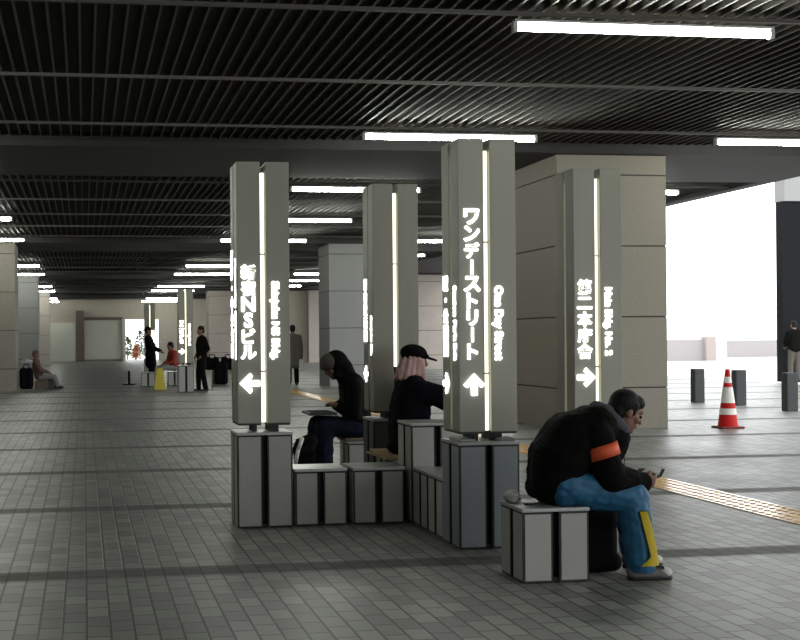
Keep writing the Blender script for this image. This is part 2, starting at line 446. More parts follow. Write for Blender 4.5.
qx = (H2+G/2)/2
p, pan = make_pillar('sign_pillar', 'grey lit sign pillar with a left-pointing arrow at the left end of the bench cross', XC-DX+.016, YC-.01, M['basegrey'], GP)
FL, FR, SL = pan[(-1, -1)], pan[(1, -1)], pan[(-1, 1)]
column_text(FL, '新宿NSビル', 'front', -qx-.004, 1.905, .1155, .115)
arrow(FL, 'front', -qx+.002, 1.045, .145, PI/2)
turned_text(FR, 'Shinjuku NS Bldg.', 'front', qx-.028, 1.78, 1.215, .075)
column_text(SL, '都庁・中央公園', 'left', -qx, 2.03, .1155, .11); turned_text(FL, 'Metropolitan Government', 'left', qx, 1.95, 1.215, .045)
p, pan = make_pillar('sign_pillar', 'tall grey lit sign pillar with an upward arrow and long katakana, nearest to the camera', XC, YC-1.235, M['baseblue'], GP)
FL, FR, SL = pan[(-1, -1)], pan[(1, -1)], pan[(-1, 1)]
column_text(FL, 'ワンデーストリート', 'front', -qx+.004, 2.195, .1085, .112)
arrow(FL, 'front', -qx+.012, 1.06, .14, 0)
turned_text(FR, 'One Day Street', 'front', qx-.04, 1.695, 1.215, .075)
column_text(SL, '駅・公園口', 'left', -qx, 1.775, .1085, .11); turned_text(FL, 'Station Park Exit', 'left', qx, 1.70, 1.215, .06)
arrow(SL, 'left', -qx+.01, 1.06, .14, -PI/2)
p, pan = make_pillar('sign_pillar', 'grey sign pillar on a shade-darkened base, no front lettering, behind the black cap', XC-.008, YC+1.22, M['baseshaded'], GP, 1.13)
FL, SL = pan[(-1, -1)], pan[(-1, 1)]
column_text(SL, '新宿駅西口', 'left', -qx, 1.87, .1085, .11); turned_text(FL, 'Shinjuku Sta.', 'left', qx, 1.55, 1.22, .055)
arrow(SL, 'left', -qx+.01, 1.06, .14, PI/2)
p, pan = make_pillar('sign_pillar', 'grey lit sign pillar with a right-pointing arrow in front of the large concrete column', XC+DX+.005, YC+.13, M['basegrey'], GP)
FL, FR = pan[(-1, -1)], pan[(1, -1)]
column_text(FL, '第二本庁舎', 'front', -qx-.002, 1.80, .1225, .118)
arrow(FL, 'front', -qx+.006, 1.05, .145, -PI/2)
turned_text(FR, 'Main Bldg. No. 2', 'front', qx-.032, 1.735, 1.215, .075)
# the tall base in the middle of the cross
root = thing('tall_plinth_block', 'tall light grey block in the middle of the bench cross, without a sign', 'block', (XC, YC, 0))
base_blocks(root, M['basegrey'], .735, M['slab'])
# low benches
def make_bench(x, y, label, group):
    root = thing('bench_block', label, 'bench', (x, y, 0), group)
    base_blocks(root, M['basegrey'], .415, M['slab'], .19)
    return root
GB = 'low grey bench blocks of the cross'
b0 = make_bench(XC-DX+.43, YC, 'low grey bench block right beside the base of the left-arrow sign pillar', GB)
def bench(x, y, label, group=GB):
    o = copy_tree(b0, (x, y, 0)); return tag(o, label, 'bench', group)
bench(XC-DX+.86, YC, 'low grey bench block between the left arm bench and the tall middle block')
bench(XC, YC-.41, 'low grey bench block in front of the tall middle block, its side panels facing left')
bench(XC, YC-.82, 'low grey bench block right behind the nearest sign pillar, its side panels facing left')
bench(XC, YC+.41, 'low grey bench block just behind the tall middle block, under the person in the cap')
bench(XC, YC+.82, 'low grey bench block at the foot of the sign pillar with the shade-darkened base')
bench(XC+.43, YC, 'low grey bench block hidden between the nearest pillar and the man in blue trousers')
bench(2.575, 7.08, 'nearest light grey bench block, the man in blue trousers sits on it', 'separate grey bench blocks')
bench(XC, 11.87, 'grey bench block under the hooded reader, behind the bench cross', 'separate grey bench blocks')
MB((XC-.03, 11.87, .415)).box(XC-.22, XC+.16, 11.67, 12.07, .415, .445, .008).build('seat_pad', M['cardbrown'])
tag(bpy.data.objects['seat_pad'], 'thin brown pad on the bench under the hooded reader', 'pad')
m = MB((2.42, 10.14, .416)); m.prism([(2.30, 9.86, .418), (2.62, 9.80, .418), (2.66, 10.5, .418), (2.29, 10.48, .418)], (0, 0, .012))
m.prism([(2.31, 9.86, .430), (2.60, 9.82, .430), (2.62, 10.40, .430), (2.45, 10.46, .44), (2.30, 10.42, .445)], (0, 0, .012))
tag(m.build('cardboard_sheet', M['card']), 'tan folded cardboard sheet on the bench under the person in the black cap', 'cardboard')

# far cluster
GF = 'distant lit sign pillars'
p, pan = make_pillar('sign_pillar', 'small distant sign pillar on a light base, beside the seated person in red', 2.58, 33.5, M['basegrey'], GF)
column_text(pan[(-1, -1)], '第二本庁舎', 'front', -qx, 1.85, .12, .13); arrow(pan[(-1, -1)], 'front', -qx, 1.05, .15, -PI/2)
turned_text(pan[(1, -1)], 'Main Bldg. No. 2', 'front', qx-.02, 1.75, 1.2, .08)
p, pan = make_pillar('sign_pillar', 'farthest sign pillar, rising behind the figure in the dark cap and navy coat', 2.32, 46.6, M['basegrey'], GF)
column_text(pan[(1, -1)], '新宿駅', 'front', qx, 1.7, .16, .16)
bench(1.82, 37.9, 'distant white sided bench block in front of the navy coated figure', 'distant bench blocks')
bench(2.62, 38.4, 'distant bench block under the seated person in red', 'distant bench blocks')
bench(4.0, 39.0, 'distant bench block under the heap of black bags', 'distant bench blocks')

# ------------------------------------------------------------------ small objects
r = thing('traffic_cone', 'red and white striped traffic cone on the pavement beside the concrete column', 'cone', (9.27, 17.75, 0))
m = MB((9.27, 17.75, 0)); m.box(9.095, 9.445, 17.575, 17.925, 0, .03, .012); m.build('base', M['conebase'], r)
zs = [.03, .19, .27, .33, .55, .62, .73, .86]; ra = lambda z: .145-.115*(z-.03)/.83
m = MB((9.27, 17.75, 0)); m.tube((9.27, 17.75, .03), (9.27, 17.75, .86), ra(.03), ra(.86), 28); m.build('body', M['conered'], r, smooth=False)
for a, b in ((.2, .29), (.37, .60), (.66, .75)):
    m = MB((9.27, 17.75, 0)); m.tube((9.27, 17.75, a), (9.27, 17.75, b), ra(a)+.003, ra(b)+.003, 28); m.build('reflective_band', M['conewhite'], r)
for (x, y), lab in (((12.2, 24.6), 'dark grey stone bollard nearest the concrete column'), ((12.45, 23.4), 'dark grey stone bollard right behind the traffic cone'), ((12.35, 21.4), 'grey stone bollard at the right edge, below the person in black')):
    m = MB((x, y, 0)); m.box(x-.105, x+.105, y-.105, y+.105, 0, .68, .02); m.mi = 1; m.box(x-.107, x+.107, y-.107, y+.107, .595, .605)
    tag(m.build('stone_bollard', [M['bollard'], M['joint']]), lab, 'bollard', 'stone bollards at the hall edge')
# black bag under the man's legs
m = MB((2.92, 7.2, 0)); m.box(2.815, 3.02, 7.12, 7.32, .03, .33); 
for p0, p1, rr in (((2.85, 7.14, .06), (3.01, 7.14, .06), .058), ((2.85, 7.3, .06), (3.01, 7.3, .06), .058), ((2.85, 7.15, .33), (2.99, 7.15, .31), .06), ((2.86, 7.28, .34), (2.99, 7.28, .31), .06), ((3.0, 7.2, .1), (3.0, 7.2, .26), .06)): m.caps(p0, p1, rr)
bagobj = thing('shoulder_bag', 'black soft bag on the floor between the near bench and the blue trouser legs', 'bag', (2.92, 7.2, 0))
m.o = V((2.92, 7.2, 0)); m.blob('bag_body', M['bag'], bagobj, .013, 8)
m = MB((2.92, 7.2, 0)); pts = [(2.86, 7.13, .34), (2.85, 7.11, .40), (2.92, 7.12, .43), (3.0, 7.13, .38), (3.0, 7.14, .3)]
for a, b in zip(pts[:-1], pts[1:]): m.caps(a, b, .009, seg=8)
m.build('handle', M['black'], bagobj, smooth=True)
# white crumpled bag on the near bench
m = MB((2.47, 7.2, .416))
for cx, cy, cz, r0 in ((2.41, 7.20, .445, .03), (2.44, 7.24, .45, .034), (2.42, 7.15, .44, .026), (2.45, 7.18, .437, .022)): m.ball((cx, cy, cz), (r0*1.2, r0*1.2, r0))
tag(m.blob('plastic_bag', M['white'], None, .007, 2), 'crumpled white plastic bag on the near bench behind the sitting man', 'bag')
m = MB((2.54, 7.03, .416)); m.box(2.47, 2.60, 7.01, 7.04, .416, .426, .003); m.box(2.45, 2.53, 7.04, 7.07, .416, .424, .003)
tag(m.build('dark_pouch', M['black']), 'thin dark pouch lying at the front edge of the near bench', 'pouch')
# papers on the base of the near pillar
m = MB((2.45, 8.25, .69)); m.prism([(2.40, 8.12, .692), (2.49, 8.10, .692), (2.50, 8.38, .692), (2.41, 8.42, .692)], (0, 0, .012))
tag(m.build('folded_newspaper', M['white']), 'folded white newspaper on the base of the nearest sign pillar', 'newspaper')
m = MB((2.72, 8.13, .69))
for cx, cy, cz, r0 in ((2.66, 8.12, .70, .025), (2.70, 8.13, .70, .03), (2.74, 8.12, .698, .022)): m.ball((cx, cy, cz), (r0*1.5, r0, r0*.7))
tag(m.blob('grey_cloth', M['greycloth'], None, .008, 2), 'crumpled grey cloth on the base of the nearest sign pillar', 'cloth')
# backpack behind the left arm bench
root = thing('backpack', 'black backpack with a pale strap on the floor beside the hooded reader', 'backpack', (1.93, 11.5, 0))
m = MB((1.93, 11.5, 0)); m.box(1.86, 2.03, 11.4, 11.6, .03, .38); m.caps((1.92, 11.5, .40), (2.0, 11.5, .44), .075); m.caps((1.89, 11.5, .1), (2.0, 11.5, .1), .1)
m.blob('bag_body', M['bag'], root, .016, 10)
m = MB((1.93, 11.5, 0)); pts = [(1.91, 11.41, .47), (1.87, 11.38, .38), (1.84, 11.37, .25), (1.825, 11.38, .1)]
for a, b in zip(pts[:-1], pts[1:]): m.caps(a, b, .018, seg=8)
o = m.build('shoulder_strap', M['conewhite'], root, smooth=True); o['label'] = 'pale webbing strap'
m = MB((1.93, 11.5, 0)); pts = [(1.87, 11.41, .46), (1.80, 11.38, .32), (1.775, 11.37, .16), (1.78, 11.38, .06)]
for a, b in zip(pts[:-1], pts[1:]): m.caps(a, b, .016, seg=8)
m.build('side_strap', M['bag'], root, smooth=True)
# post with base plate, far left of the far cluster
root = thing('floor_post', 'thin dark post on a flat base plate, standing alone left of the far figures', 'post', (1.33, 39.4, 0))
m = MB((1.33, 39.4, 0)); m.tube((1.33, 39.4, 0), (1.33, 39.4, .03), .2, .19, 20); m.build('base', M['darkcol'], root)
m = MB((1.33, 39.4, 0)); m.tube((1.33, 39.4, .03), (1.33, 39.4, .42), .035, .035); m.build('pole', M['darkcol'], root)
# yellow folding floor sign
root = thing('floor_sign', 'yellow folding floor sign at the feet of the navy coated figure', 'sign', (2.02, 35.4, 0))
for s in (-1, 1):
    m = MB((2.02, 35.4, 0)); m.prism([(1.87, 35.4+s*.20, 0), (2.17, 35.4+s*.20, 0), (2.10, 35.4+s*.02, .56), (1.94, 35.4+s*.02, .56)], (0, s*.02, 0)); m.build('sign_leaf', M['caution'], root)
m = MB((2.02, 35.4, 0)); m.caps((1.97, 35.4, .57), (2.07, 35.4, .57), .02); m.build('handle', M['caution'], root)
# heap of bags far
GH = 'black bags piled on the far bench'
def softbag(name, label, c, s, mat, group=None):
    root = thing(name, label, 'bag', (c[0], c[1], c[2]), group)
    m = MB(c); x, y, z = c; a, b, h = s; r0 = min(a, b, h)*.3
    for sx in (-1, 1):
        for sy in (-1, 1): m.caps((x+sx*(a/2-r0), y+sy*(b/2-r0), z+r0), (x+sx*(a/2-r0)*.9, y+sy*(b/2-r0)*.9, z+h-r0), r0)
    m.box(x-a/2+r0*.4, x+a/2-r0*.4, y-b/2+r0*.4, y+b/2-r0*.4, z+.01, z+h-r0*.6)
    m.blob('bag_body', mat, root, .025, 6)
    m = MB(c)
    for p0, p1 in (((x-a*.22, y, z+h*.96), (x-a*.15, y, z+h*1.12)), ((x-a*.15, y, z+h*1.12), (x+a*.15, y, z+h*1.12)), ((x+a*.15, y, z+h*1.12), (x+a*.22, y, z+h*.96))): m.caps(p0, p1, .014, seg=8)
    m.build('handle', mat, root, smooth=True)
    return root
softbag('duffel_bag', 'tall black bag standing on the floor in front of the heaped far bench', (4.02, 38.55, 0), (.42, .36, .72), M['bag'], GH)
softbag('duffel_bag', 'dark bag on the left end of the heap on the far bench', (3.80, 38.95, .416), (.45, .35, .42), M['hoodie'], GH)
softbag('duffel_bag', 'dark bag on the right end of the heap on the far bench', (4.30, 38.95, .416), (.5, .35, .42), M['bag'], GH)
# left group: black bag with white cloth
softbag('luggage_bag', 'large black bag on the floor against the left concrete column', (-1.59, 36.8, 0), (.40, .36, .62), M['bag'])
m = MB((-1.55, 37.0, .60))
for cx, cz, r0 in ((-1.70, .77, .07), (-1.60, .79, .08), (-1.50, .77, .07)): m.ball((cx, 36.8, cz), (r0*1.3, r0*1.3, r0))
tag(m.blob('white_cloth', M['white'], None, .02, 3), 'crumpled pale cloth lying on top of the large black bag by the left column', 'cloth')
bench(-1.0, 37.65, 'distant low bench block behind the legs of the brown coated sitter', 'distant bench blocks')
# greenery beyond the far opening
def shrub(x, y, h, mat, lab):
    m = MB((x, y, -.02)); m.mi = 1; m.tube((x, y, -.02), (x, y, h*.5), .05, .03, 8); m.mi = 0
    for i in range(260):
        u = random.random(); a = random.random()*2*PI; rr = h*.28*math.sqrt(random.random())*math.sin(PI*min(1, .25+u*.75))
        c0 = V((x+rr*math.cos(a), y+rr*math.sin(a), h*(.15+.85*u))); d = V((random.uniform(-1, 1), random.uniform(-1, 1), random.uniform(-.4, 1))).normalized()*.2
        e = d.cross(V((0, 0, 1))).normalized()*.09
        m.quad([c0, c0+d*.5+e, c0+d, c0+d*.5-e])
    tag(m.build('shrub', [mat, M['brown']]), lab, 'shrub', 'shrubs beyond the far opening')
shrub(3.85, 91, 1.9, M['leaf'], 'dark green shrub in the daylight beyond the far opening')
shrub(2.95, 90, 1.5, M['leaf'], 'low green shrub at the left side of the far opening')
shrub(3.45, 88.5, .9, M['leafred'], 'small rust coloured shrub in the daylight beyond the far opening')
shrub(4.6, 93, 2.6, M['leaf'], 'tall green shrub at the right side of the far opening')

# ------------------------------------------------------------------ people
def frame(fwd, up):
    f = V(fwd).normalized(); u = V(up); u = (u-f*u.dot(f)).normalized(); r = f.cross(u)
    return Matrix((r, f, u)).transposed()            # columns: right, forward, up
def add_head(m, c, R, s=1.0):
    c = V(c); q = lambda x, y, z: c+R @ V((x*s, y*s, z*s))
    m.ball(q(0, -.012, .025), (.074*s, .094*s, .09*s), R, 20)
    m.ball(q(0, .022, -.045), (.058*s, .068*s, .075*s), R, 16)
    m.ball(q(0, .062, -.092), (.03*s, .026*s, .022*s), R)            # chin
    m.caps(q(0, .082, .022), q(0, .106, -.022), .010*s, .015*s, 8)   # nose
    m.caps(q(-.04, .078, .034), q(.04, .078, .034), .014*s, seg=8)   # brow
    m.caps(q(-.022, .086, -.058), q(.022, .086, -.058), .010*s, seg=8)  # lips
    for sd in (-1, 1):
        m.ball(q(sd*.076, -.008, -.005), (.012*s, .02*s, .032*s), R)
        m.ball(q(sd*.045, .06, -.02), (.022*s, .022*s, .022*s), R)
def add_hand(m, wr, d, palm_n, curl=.5, s=1.0, thumb=1):
    # wr wrist, d direction of the fingers, palm_n direction the palm faces
    d = V(d).normalized(); n = V(palm_n); n = (n-d*n.dot(d)).normalized(); l = d.cross(n)*thumb; wr = V(wr)
    m.caps(wr, wr+d*.03*s, .024*s, .028*s, 10)
    for i in range(4): m.caps(wr+d*.02*s+l*(.022-.014*i)*s, wr+d*.085*s+l*(.031-.0205*i)*s, .014*s, .0125*s, 8)
    for i, L in enumerate((.068, .078, .073, .056)):
        p0 = wr+d*.085*s+l*(.031-.0205*i)*s; a = curl*.8
        d1 = d*math.cos(a)+n*math.sin(a); d2 = d*math.cos(a*2.2)+n*math.sin(a*2.2)
        p1 = p0+d1*L*.5*s; p2 = p1+d2*L*.5*s
        m.caps(p0, p1, .0105*s, .0095*s, 8); m.caps(p1, p2, .0095*s, .0085*s, 8)
    t0 = wr+d*.03*s+l*.026*s; t1 = t0+(d*.6+l*.6+n*.4).normalized()*.042*s; t2 = t1+(d*.8+n*.55-l*.1).normalized()*.034*s
    m.caps(t0, t1, .0135*s, .0115*s, 8); m.caps(t1, t2, .0115*s, .009*s, 8)

def seat_flat(root, x0, x1, y0, y1, z):
    # cloth and body resting on a seat are pressed flat on it
    for o in root.children_recursive:
        if o.type != 'MESH': continue
        for v in o.data.vertices:
            p = v.co+root.location
            if x0 < p.x < x1 and y0 < p.y < y1 and p.z < z: v.co.z = z-root.location.z
def person(label, loc, J, R, look, vox=.012, handvox=None):
    """J: joints (world); R: clothing radii; look: materials and options"""
    root = thing('person', label, 'person', loc)
    S = look.get('s', 1.0)
    lat = (V(J['shR'])-V(J['shL'])).normalized(); hr = frame(J['fwd'], J['up'])
    sp = [V(p) for p in J['spine']]; rad = R['spine']
    def torso(m, k, w):
        for i in range(len(sp)-1):
            for sd in (-1, 1):
                wa, wb = w[i], w[i+1]
                m.caps(sp[i]+lat*sd*wa, sp[i+1]+lat*sd*wb, rad[i]*k, rad[i+1]*k)
            m.caps(sp[i]+lat*w[i]*.5, sp[i+1]+lat*w[i+1]*.5, rad[i]*k, rad[i+1]*k); m.caps(sp[i]-lat*w[i]*.5, sp[i+1]-lat*w[i+1]*.5, rad[i]*k, rad[i+1]*k)
            m.caps(sp[i], sp[i+1], rad[i]*k, rad[i+1]*k)
    w = R.get('w', [.08]*len(sp))
    # body: one continuous surface
    m = MB(loc); torso(m, .78, [x*.85 for x in w])
    add_head(m, J['head'], hr, S); m.caps(sp[-1], V(J['head'])+hr @ V((0, -.015, -.05)), .058*S, .05*S)
    m.caps(J['shL'], J['shR'], .055*S)
    for sd in 'LR':
        sh, el, wr = V(J['sh'+sd]), V(J['el'+sd]), V(J['wr'+sd])
        m.caps(sh, el, .05*S, .04*S); m.caps(el, wr, .042*S, .028*S)
        hd = V(J.get('hd'+sd, (wr-el)))
        add_hand(m, wr, hd, J.get('pn'+sd, (0, 0, -1)), look.get('curl', .6), S, 1 if sd == 'R' else -1)
        h, kn, an, toe = V(J['hip'+sd]), V(J['kn'+sd]), V(J['an'+sd]), V(J['toe'+sd])
        m.caps(h, kn, .078*S, .055*S); m.caps(kn, an, .055*S, .036*S); m.caps(an-V((0, 0, .03)), an.lerp(toe, .62)-V((0, 0, .012)), .034*S, .026*S)
    m.blob('body', look.get('skin', M['skin']), root, vox, 3, .4)
    # upper garment
    m = MB(loc); torso(m, 1.0, w); ra = R['arm']
    m.caps(J['shL'], J['shR'], ra[0]*1.02)
    for sd in 'LR':
        sh, el, wr = V(J['sh'+sd]), V(J['el'+sd]), V(J['wr'+sd])
        m.caps(sh, el, ra[0], ra[1]); m.caps(el, el.lerp(wr, .96), ra[1], ra[2])
    for e in look.get('extra_top', []): m.caps(*e)
    m.blob(look.get('topname', 'jacket'), look['top'], root, vox*1.2, 16 if vox < .02 else 6, wr=.006 if vox < .02 else 0)
    # trousers
    m = MB(loc); rl = R['leg']
    m.caps(J['hipL'], J['hipR'], rl[0]*1.05); m.caps(sp[0], sp[0].lerp(sp[1], .4), rad[0]*.86)
    for sd in 'LR':
        h, kn, an = V(J['hip'+sd]), V(J['kn'+sd]), V(J['an'+sd])
        m.caps(h, kn, rl[0], rl[1]); m.caps(kn, an, rl[1], rl[2])
    m.blob('trousers', look['legs'], root, vox*1.2, 5, wr=.008 if vox < .02 else 0, zmin=J.get('ground', loc[2])-loc[2]+.045)
    for sd in 'LR':                                  # shoes
        an, toe = V(J['an'+sd]), V(J['toe'+sd]); d = (toe-an); d.z = 0; d.normalize(); zb = J.get('ground', loc[2])
        hb = V((an.x, an.y, zb))-d*.045*S; tb = hb+d*.168*S
        m = MB(loc)
        m.caps(hb+V((0, 0, .05*S)), tb+V((0, 0, .036*S)), .046*S, .034*S); m.caps(hb+V((0, 0, .06*S)), hb+d*.06*S+V((0, 0, .075*S)), .045*S, .045*S)
        m.ball(tb+V((0, 0, .036*S)), (.046*S, .05*S, .034*S), Matrix.Rotation(math.atan2(d.y, d.x)-PI/2, 3, 'Z'))
        shoe = m.blob('shoe', look.get('shoe', M['shoe']), root, max(.008, vox*.8), 4)
        if vox < .02:
            m = MB(loc); m.caps(hb+V((0, 0, .013)), tb+V((0, 0, .013))+d*.02, .042*S, .042*S)
            for v in m.bm.verts: v.co.z = zb-loc[2]+max(0.0, min(.022, v.co.z+loc[2]-zb))
            m.build('sole', M['black'], shoe)
            if 'laces' in look:
                for kx in (.118, .138, .158):
                    c0 = hb+d*kx+V((0, 0, .079-.25*(kx-.118))); n0 = V((-d.y, d.x, 0))
                    MB(loc).caps(c0-n0*.028, c0+n0*.028+d*.012, .007, seg=8).build('lace', M['black'], shoe, smooth=True)
                MB(loc).ball(hb+d*.17+V((0, 0, .04)), (.05, .04, .03)).build('toe_cap', M['shoewhite'], shoe, smooth=True)
    return root, hr
def hq(J, hr, s=1.0): return lambda x, y, z: V(J['head'])+hr @ V((x*s, y*s, z*s))

# --- man in blue trousers on the near bench
J = dict(spine=[(2.645, 7.1, .545), (2.675, 7.1, .66), (2.755, 7.1, .775), (2.87, 7.1, .845), (2.955, 7.1, .87)],
         head=(3.078, 7.09, .925), fwd=(.90, 0, -.42), up=(.42, 0, .9),
         shR=(2.835, 6.93, .80), shL=(2.865, 7.27, .785), elR=(2.90, 6.90, .572), elL=(2.97, 7.30, .575), wrR=(3.125, 6.985, .528), wrL=(3.145, 7.19, .53),
         hdR=(.95, .25, .06), hdL=(.95, -.3, .05), pnR=(-.1, .9, .35), pnL=(-.1, -.9, .35),
         hipR=(2.67, 6.99, .525), hipL=(2.67, 7.2, .525), knR=(3.05, 6.94, .455), knL=(3.15, 7.24, .46), anR=(3.07, 6.885, .09), anL=(3.20, 7.26, .09), toeR=(3.24, 6.87, .035), toeL=(3.37, 7.28, .035), ground=0.0)
R = dict(spine=[.145, .165, .162, .125, .085], w=[.07, .075, .08, .08, .03], arm=(.097, .088, .064), leg=(.118, .092, .084))
man, hr = person('man in a black jacket and blue trousers bent over a phone on the near bench', (2.9, 7.1, 0), J, R,
                 dict(top=M['jacket'], legs=M['bluepants'], shoe=M['shoe'], laces=1, s=.95, curl=.85, extra_top=[((2.56, 7.03, .50), (2.56, 7.17, .50), .065, .065), ((2.975, 7.07, .79), (2.93, 7.1, .68), .115, .12)]), .0075)
seat_flat(man, 2.36, 2.80, 6.9, 7.36, .4165); loc = (2.9, 7.1, 0); q = hq(J, hr)
m = MB(loc); m.ball(q(0, -.028, .042), (.084, .094, .088), hr, 20); m.ball(q(0, -.06, -.01), (.074, .06, .075), hr, 16); m.ball(q(0, .03, .075), (.065, .055, .045), hr)
for sd in (-1, 1): m.caps(q(sd*.066, .012, .05), q(sd*.07, .018, .0), .018, .010, 8)
m.blob('hair', M['hair'], man, .007, 2)
for sd in (-1, 1): MB(loc).ball(q(sd*.032, .079, .006), (.013, .008, .008), hr).build('eye', M['eye'], man, smooth=True)
m = MB(loc); ring = [(2.90, 0, .955), (2.915, .075, .94), (2.965, .10, .885), (3.02, .085, .835), (3.05, 0, .80)]
for (xa, ya, za), (xb, yb, zb) in zip(ring[:-1], ring[1:]):
    for sd in (-1, 1): m.caps((xa, 7.095+sd*ya, za), (xb, 7.095+sd*yb, zb), .042, .042, 10)
m.caps((2.93, 7.03, .93), (2.93, 7.16, .93), .05)
o = m.blob('collar', M['collar'], man, .009, 4); o['label'] = 'grey fleece collar'
# armband around the near sleeve
a, b = V(J['shR']), V(J['elR']); ax = (b-a).normalized(); c0 = a.lerp(b, .36)
m = MB(loc); m.tube(c0-ax*.036, c0+ax*.036, .0985, .0965, 28, caps=False)
bmesh.ops.solidify(m.bm, geom=m.bm.faces[:], thickness=.006)
o = m.build('armband', M['orange'], man, smooth=True); o['label'] = 'orange armband'
# yellow stripe down the near shin
def shin_patch(t0, t1, f0, f1, g0, g1, name, mat, lift):
    A, B = V(J['knR']), V(J['anR']); m = MB(loc); n = 10; rows = []
    for i in range(n+1):
        u = i/n; t = t0+(t1-t0)*u; rr = .090+(.084-.090)*t+lift; c = A.lerp(B, t); row = []
        for k in range(7):
            ph = math.radians((f0+(g0-f0)*u)+((f1+(g1-f1)*u)-(f0+(g0-f0)*u))*k/6)
            row.append(m.bm.verts.new(c+V((math.sin(ph)*rr, -math.cos(ph)*rr, 0))-m.o))
        rows.append(row)
    for i in range(n):
        for k in range(6): m.bm.faces.new((rows[i][k], rows[i+1][k], rows[i+1][k+1], rows[i][k+1]))
    bmesh.ops.solidify(m.bm, geom=m.bm.faces[:], thickness=.004); bmesh.ops.recalc_face_normals(m.bm, faces=m.bm.faces[:])
    return m.build(name, mat, man, smooth=True)
o = shin_patch(.17, .93, -12, 24, 12, 64, 'trouser_piping', M['greenedge'], .009)
o = shin_patch(.18, .92, -8, 20, 16, 60, 'trouser_stripe', M['yellow'], .0115); o['label'] = 'yellow stripe on the lower leg'
shin_patch(.86, 1.0, 12, 60, -24, 60, 'trouser_cuff', M['yellow'], .0125)
# phone in his hands
m = MB((3.3, 7.05, .56)); Rm = Matrix.Rotation(-.55, 4, 'Y')
root = tag(bpy.data.objects.new('mobile_phone', None), 'small dark folding phone held in both hands of the man in blue trousers', 'phone'); COL.objects.link(root); root.scale = (.82, .82, .82); root.location = (3.24, 7.075, .548); root.rotation_euler = (0, -.35, 0); root.empty_display_size = .05
MB().box(-.05, .045, -.024, .024, -.007, .007, .004).build('keypad_half', M['black'], root)
m = MB(); m.prism([(.042, -.024, -.006), (.042, .024, -.006), (.078, .024, .026), (.078, -.024, .026)], (.006, 0, .008)); m.build('screen_half', M['black'], root)

# --- hooded reader
J = dict(spine=[(2.49, 11.87, .555), (2.47, 11.87, .68), (2.46, 11.87, .82), (2.43, 11.87, .94), (2.375, 11.87, .99)],
         head=(2.275, 11.87, 1.105), fwd=(-.88, 0, -.48), up=(-.48, 0, .88),
         shR=(2.43, 12.05, .915), shL=(2.43, 11.69, .915), elR=(2.42, 12.1, .68), elL=(2.42, 11.66, .675), wrR=(2.30, 11.98, .735), wrL=(2.29, 11.75, .735),
         pnL=(0, .3, -1), pnR=(0, -.3, -1),
         hipL=(2.46, 11.76, .535), hipR=(2.46, 11.98, .535), knL=(2.15, 11.74, .555), knR=(2.13, 12.0, .555), anL=(2.13, 11.73, .1), anR=(2.10, 12.02, .1), toeL=(1.95, 11.72, .03), toeR=(1.92, 12.02, .03), ground=0.0)
R = dict(spine=[.13, .125, .13, .11, .085], w=[.06, .07, .08, .07, .02], arm=(.072, .062, .046), leg=(.092, .09, .092))
hp, hr = person('seated person in a dark hood with head bowed over a board', (2.4, 11.87, 0), J, R, dict(top=M['hoodie'], legs=M['jeans'], shoe=M['black']), .011)
seat_flat(hp, 2.33, 2.80, 11.6, 12.12, .4465); loc = (2.4, 11.87, 0); q = hq(J, hr)
m = MB(loc); m.ball(q(0, -.04, .02), (.105, .105, .12), hr, 20); m.ball(q(0, -.075, -.06), (.1, .08, .1), hr, 16); m.caps(q(0, -.06, -.1), (2.40, 11.87, .97), .09, .1); m.caps(q(-.06, .03, -.08), q(.06, .03, -.08), .04)
m.blob('hood', M['hoodie'], hp, .012, 4)
m = MB(loc); m.ball(q(0, .025, .055), (.10, .10, .085), hr, 18); m.ball(q(0, .075, .045), (.075, .06, .03), hr, 14)
m.blob('knit_cap', M['beanie'], hp, .01, 3)
hp.location.x += .025
m = MB((2.2, 11.87, .655)); m.box(2.02, 2.28, 11.66, 12.08, .662, .686, .004); m.mi = 1; m.box(2.05, 2.25, 11.69, 12.05, .686, .689)
tag(m.build('drawing_board', [M['board'], M['hoodie']]), 'flat dark board resting on the lap of the hooded reader', 'board')

# --- person with cap and towel on the back arm
J = dict(spine=[(2.56, 10.1, .56), (2.555, 10.1, .68), (2.565, 10.1, .82), (2.58, 10.1, .95), (2.60, 10.1, 1.03)],
         head=(2.605, 10.1, 1.182), fwd=(.98, 0, -.12), up=(.12, 0, .98),
         shR=(2.60, 9.91, .945), shL=(2.60, 10.29, .945), elR=(2.81, 9.89, .895), elL=(2.81, 10.3, .895), wrR=(2.95, 9.97, .80), wrL=(2.95, 10.2, .80),
         hipR=(2.58, 10.0, .53), hipL=(2.58, 10.2, .53), knR=(2.98, 9.99, .52), knL=(2.98, 10.22, .52), anR=(2.99, 9.98, .1), anL=(2.99, 10.23, .1), toeR=(3.18, 9.97, .03), toeL=(3.18, 10.23, .03), ground=0.0)
R = dict(spine=[.155, .15, .15, .125, .07], w=[.07, .08, .085, .085, .02], arm=(.09, .085, .06), leg=(.085, .075, .07))
cp, hr = person('seated person in a black cap with a pink towel round the neck', (2.6, 10.1, 0), J, R,
                dict(top=M['jacketnavy'], topname='coat', legs=M['hoodie'], shoe=M['black'], extra_top=[((2.43, 10.02, .50), (2.44, 10.16, .50), .06, .06), ((2.45, 9.92, .46), (2.75, 9.91, .50), .04, .05)]), .011)
seat_flat(cp, 2.28, 2.80, 9.70, 10.56, .4465); loc = (2.6, 10.1, 0); q = hq(J, hr)
m = MB(loc); m.ball(q(0, -.012, .055), (.092, .112, .075), hr, 20); m.caps(q(-.05, .09, .04), q(.05, .09, .04), .018)
m.blob('cap', M['cap'], cp, .009, 3)
m = MB(loc); pts = [q(.07*math.cos(a), .09+.095*math.sin(a), .030-.018*math.sin(a)) for a in [PI*i/12 for i in range(13)]]
